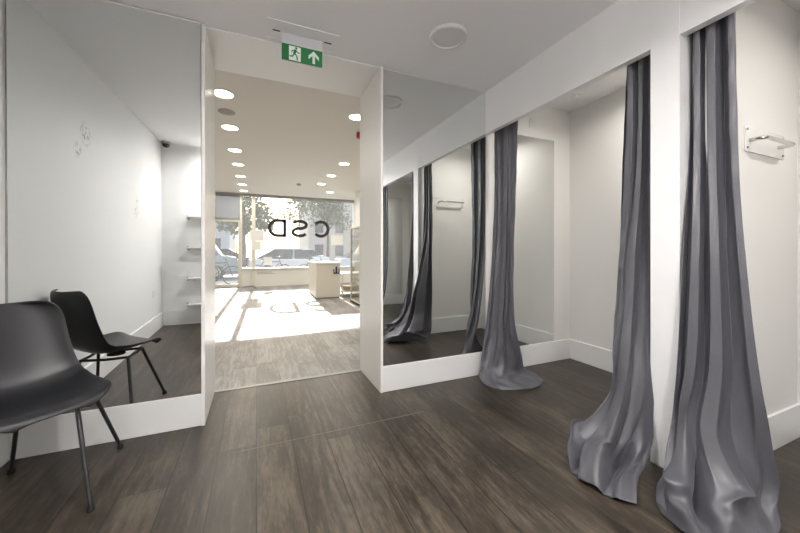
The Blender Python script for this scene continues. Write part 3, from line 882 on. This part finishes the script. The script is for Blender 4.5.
tag(B(1.95, 7.8, .141, 2.35, 8.2, .24, bev=.01).build('storage_box', pmat('kraft_card', (.42, .33, .24), rough=.8, noise=.1)), 'brown box on the lower shelf of the low white table', 'box')
t = thing('display_cabinet', 'tall glass display cabinet with pale frame at the right edge of the opening', 'display cabinet', (2.15, 6.65, 0))
x0, x1, ya, yb, zt = 1.86, 2.42, 6.28, 6.98, 1.60
B(x0, ya, 0, x1, yb, .05).build('base', 'darkgap', t, bevel=.002)
B(x0, ya, .05, x1, yb, .07).build('floor_panel', 'cream', t)
B(x0, ya, zt - .03, x1, yb, zt).build('top_panel', 'cream', t, bevel=.002)
for (x, y) in ((x0, ya), (x1 - .03, ya), (x0, yb - .03), (x1 - .03, yb - .03)): B(x, y, .07, x + .03, y + .03, zt - .03).build('post', 'creamframe', t, bevel=.002)
for z in (.50, .88, 1.25): B(x0 + .01, ya + .01, z, x1 - .01, yb - .01, z + .008).build('shelf', 'cabglass', t)
B(x0 + .03, ya + .01, .07, x1 - .03, ya + .016, zt - .03).build('glass_pane', 'cabglass', t)
B(x0 + .01, ya + .03, .07, x0 + .016, yb - .03, zt - .03).build('glass_pane', 'cabglass', t)
for (x, y, z) in ((1.89, 6.27, .95), (1.89, 6.27, 1.33)):
    MB().lathe([(.012, 0), (.012, -.015), (.008, -.02)], (x, y + .01, z), 14, 'Y').build('lock', 'steel', t, smooth=True)
# taped outline on the shop floor
m = MB()
P4 = [(.72, 4.98), (.97, 4.90), (.93, 4.48), (.72, 4.46)]
m.ribbon(P4 + [P4[0]], .014, .0005, .0015, 'XY'); m.ribbon([(.72, 4.72), (.95, 4.70)], .014, .0005, .0015, 'XY')
tag(m.build('floor_tape', 'brown'), 'brown tape outline of a small rectangle on the sunlit shop floor', 'floor marking')

# ------------------------------------------------------------------ the street
G = -.12
struct(B(-30, YW + .12, G - .1, 40, 15.0, G).build('ground_pavement', 'pavement'))
struct(B(-60, 15.0, G - .22, 70, 27.0, G - .10).build('ground_road', 'asphalt'))
struct(B(-60, 27.0, G - .1, 70, 60.0, G).build('ground_far_pavement', 'pavement'))
def car(name, x, y, rot, paint, label, L_=4.2, Wd=1.75, Ht=1.45, van=False):
    t = thing(name, label, 'van' if van else 'car', (x, y, G - .10), rot)
    h0 = .32
    if van:
        body = [(-L_/2, h0), (L_/2, h0), (L_/2 + .02, .75), (L_/2 - .12, 1.0), (L_/2 - .75, 1.12), (L_/2 - 1.25, Ht - .12), (L_/2 - 1.6, Ht), (-L_/2 + .1, Ht), (-L_/2, Ht - .15)]
        cab = [(L_/2 - .85, 1.12), (L_/2 - 1.3, Ht - .16), (L_/2 - 2.0, Ht - .16), (L_/2 - 2.0, 1.12)]
    else:
        body = [(-L_/2, h0), (L_/2, h0), (L_/2 + .03, .55), (L_/2 - .06, .74), (L_/2 - .95, .90), (-L_/2 + .35, .94), (-L_/2 + .02, .88), (-L_/2 - .02, .6)]
        cab = [(L_/2 - 1.0, .88), (L_/2 - 1.65, Ht - .04), (-L_/2 + 1.2, Ht - .03), (-L_/2 + .25, .92)]
    o = MB().prism(body, -Wd / 2, Wd / 2).build('body', paint, t, world=False, bevel=.06)
    if not van:
        MB().prism(cab, -Wd / 2 + .10, Wd / 2 - .10).build('windows', 'carglass', t, world=False, bevel=.05)
        rf = [(L_/2 - 1.62, Ht - .06), (L_/2 - 1.72, Ht), (-L_/2 + 1.25, Ht + .01), (-L_/2 + 1.1, Ht - .05)]
        MB().prism(rf, -Wd / 2 + .08, Wd / 2 - .08).build('roof', paint, t, world=False, bevel=.02)
        for s in (-1, 1):
            B(-.05, s * (Wd / 2 - .12) - .02, .9, .05, s * (Wd / 2 - .12) + .02, Ht - .03).build('door_pillar', paint, t, world=False)
    else:
        MB().prism(cab, -Wd / 2 - .005, Wd / 2 + .005).build('windows', 'carglass', t, world=False)
    for sx in (-1, 1):
        for s in (-1, 1):
            w = MB().lathe([(.20, -.10), (.32, -.10), (.33, 0), (.32, .10), (.20, .10)], (sx * L_ * .31, s * (Wd / 2 - .1), .33), 24, 'Y').build('wheel', 'tyre', t, world=False, smooth=True)
            MB().lathe([(.19, -.105), (.17, .108)], (sx * L_ * .31, s * (Wd / 2 - .1), .33), 16, 'Y').build('hub', 'alu', w, world=False, smooth=True)
    for s in (-1, 1): B(L_/2 - .04, s * (Wd / 2 - .3) - .16, .6, L_/2 + .035, s * (Wd / 2 - .3) + .16, .72).build('headlight', 'signwhite', t, world=False)
    return t
paint = lambda n, c: pmat(n, c, rough=.25, coat=.5, noise=.03)
car('car', 1.7, 18.6, R(4), paint('silver_paint', (.52, .53, .55)), 'silver hatchback parked on the street below the letter D')
car('car', 6.4, 18.9, R(-3), paint('pale_blue_paint', (.42, .47, .55)), 'pale blue car parked on the street below the letter C')
car('car', 2.6, 24.0, R(180), paint('white_paint', (.8, .8, .8)), 'white car on the far side of the street between the letters')
car('car', 9.6, 24.3, R(178), paint('dark_grey_paint', (.10, .10, .11)), 'dark grey car on the far side of the street at the right')
car('van', -3.3, 18.4, R(2), paint('grey_blue_paint', (.20, .25, .28)), 'blue-grey van parked on the street beyond the shop door', L_=5.0, Wd=1.9, Ht=2.0, van=True)
car('car', -2.5, 24.4, R(181), paint('black_paint', (.03, .03, .035)), 'black car on the far side of the street left of the window post')

def tree(x, y, h, r, seed, label, trunk=.16):
    rnd = random.Random(seed)
    t = thing('street_tree', label, 'tree', (x, y, G), group='street trees')
    m = MB().tube([(x, y, G), (x + .05, y, G + h * .3), (x - .04, y + .05, G + h * .62)], trunk, 10, r2=trunk * .55)
    for k in range(6):
        a = k * 1.05 + rnd.random(); q = r * .6
        m.tube([(x, y, G + h * (.38 + .04 * k)), (x + math.cos(a) * q * .5, y + math.sin(a) * q * .5, G + h * (.55 + .04 * k)), (x + math.cos(a) * q, y + math.sin(a) * q, G + h * (.66 + .04 * k))], trunk * .4, 6, r2=.02)
    m.build('trunk', 'bark', t, smooth=True)
    bm = bmesh.new()
    cl = [(rnd.gauss(0, .45) * r, rnd.gauss(0, .45) * r, h * .68 + rnd.gauss(0, .20) * h * .55, rnd.uniform(.30, .55) * r) for _ in range(26)]
    for (cx, cy, cz, cr) in cl:
        for _ in range(85):
            v = Vector((rnd.gauss(0, 1), rnd.gauss(0, 1), rnd.gauss(0, 1))).normalized() * cr * rnd.uniform(.5, 1)
            c = Vector((x + cx, y + cy, max(G + h * .26, G + cz))) + v
            u = Vector((rnd.gauss(0, 1), rnd.gauss(0, 1), rnd.gauss(0, 1))).normalized() * rnd.uniform(.10, .19)
            w = u.cross(Vector((rnd.gauss(0, 1), rnd.gauss(0, 1), rnd.gauss(0, 1)))).normalized() * rnd.uniform(.07, .12)
            bm.faces.new([bm.verts.new(c + u), bm.verts.new(c + w), bm.verts.new(c - u), bm.verts.new(c - w)])
    mm = MB(); mm.bm.free(); mm.bm = bm
    mm.build('foliage', 'leaf', t)
tree(-.75, 22.5, 5.0, 1.25, 5, 'tall leafy street tree seen between the window post and the letter D')
tree(6.0, 30.5, 7.6, 2.8, 9, 'large tree across the street behind the letter S')
tree(12.8, 28.5, 7.0, 2.1, 14, 'tree across the street at the right side of the shop window')

def building(x0, x1, y0, y1, h, wall, label, nx, nz, roofh=1.6, gable=False):
    t = thing('building', label, 'building', ((x0 + x1) / 2, (y0 + y1) / 2, G))
    B(x0, y0, G, x1, y1, h).build('walls', wall, t)
    if gable:
        MB().prism([(x0 - .3, h), (x1 + .3, h), ((x0 + x1) / 2, h + roofh)], y0 - .2, y1 + .2).build('roof', 'roof', t)
    else:
        MB().prism([(y0 - .3, h), (y1 + .3, h), ((y0 + y1) / 2, h + roofh)], x0 - .2, x1 + .2, 'YZ').build('roof', 'roof', t)
    dx = (x1 - x0) / nx; dz = (h - G) / nz
    for i in range(nx):
        for k in range(nz):
            xx = x0 + dx * (i + .5); z = G + dz * (k + .5)
            w = B(xx - dx * .24, y0 - .06, z - dz * .28, xx + dx * .24, y0 + .02, z + dz * .28).build('window', 'brickgrey', t)
            sub(B(xx - dx * .20, y0 - .08, z - dz * .24, xx + dx * .20, y0 - .05, z + dz * .24), 'pane', 'carglass', w)
building(-16, -2.2, 33, 42, 6.2, 'brickgrey', 'grey rendered terrace across the street beyond the shop door', 6, 2)
building(5.2, 14.2, 37, 46, 7.6, 'brickpale', 'pale rendered block across the street behind the letters', 4, 3)
building(16.2, 21.2, 32, 40, 4.8, 'brickpale', 'small gabled house across the street at the far right of the window', 2, 2, gable=True, roofh=2.2)

# bicycle by the door
t = thing('bicycle', 'bicycle leaning outside the glass shop door', 'bicycle', (-1.3, 13.4, G))
def ring(cx, cy, cz, r, tr):
    m = MB()
    pts = [(cx + r * math.cos(2 * PI * k / 28), cy, cz + r * math.sin(2 * PI * k / 28)) for k in range(29)]
    m.tube(pts, tr, 8, cap=False)
    for k in range(10):
        a = 2 * PI * k / 10
        m.tube([(cx, cy, cz), (cx + r * math.cos(a), cy, cz + r * math.sin(a))], .003, 4)
    return m
for cx in (-1.85, -.80): ring(cx, 13.4, G + .34, .33, .018).build('wheel', 'tyre', t, smooth=True)
m = MB()
for a, b in (((-1.85, .34), (-1.62, .80)), ((-1.85, .34), (-1.40, .32)), ((-1.40, .32), (-1.58, .88)), ((-1.60, .78), (-1.0, .80)), ((-1.40, .32), (-1.0, .74)), ((-.80, .34), (-1.03, .95))):
    m.tube([(a[0], 13.4, G + a[1]), (b[0], 13.4, G + b[1])], .016, 8)
m.build('frame', 'blackmetal', t, smooth=True)
MB().box(-1.70, 13.35, G + .88, -1.46, 13.45, G + .93, bev=.02).build('saddle', 'rubber', t)
MB().tube([(-1.08, 13.15, G + .98), (-1.02, 13.25, G + 1.0), (-1.02, 13.55, G + 1.0), (-1.08, 13.65, G + .98)], .014).build('handlebar', 'blackmetal', t, smooth=True)
dup(t, (.55, 14.0, G), R(12), 'bicycle parked on the pavement outside the main window, below the letter D')
dup(t, (-2.1, 14.3, G), R(-14), 'second bicycle standing farther back outside the glass shop door')
dup(t, (2.3, 14.4, G), R(25), 'bicycle parked on the pavement outside the window, just left of the counter top')
for o in bpy.data.objects:
    if '_loc' in o: del o['_loc']
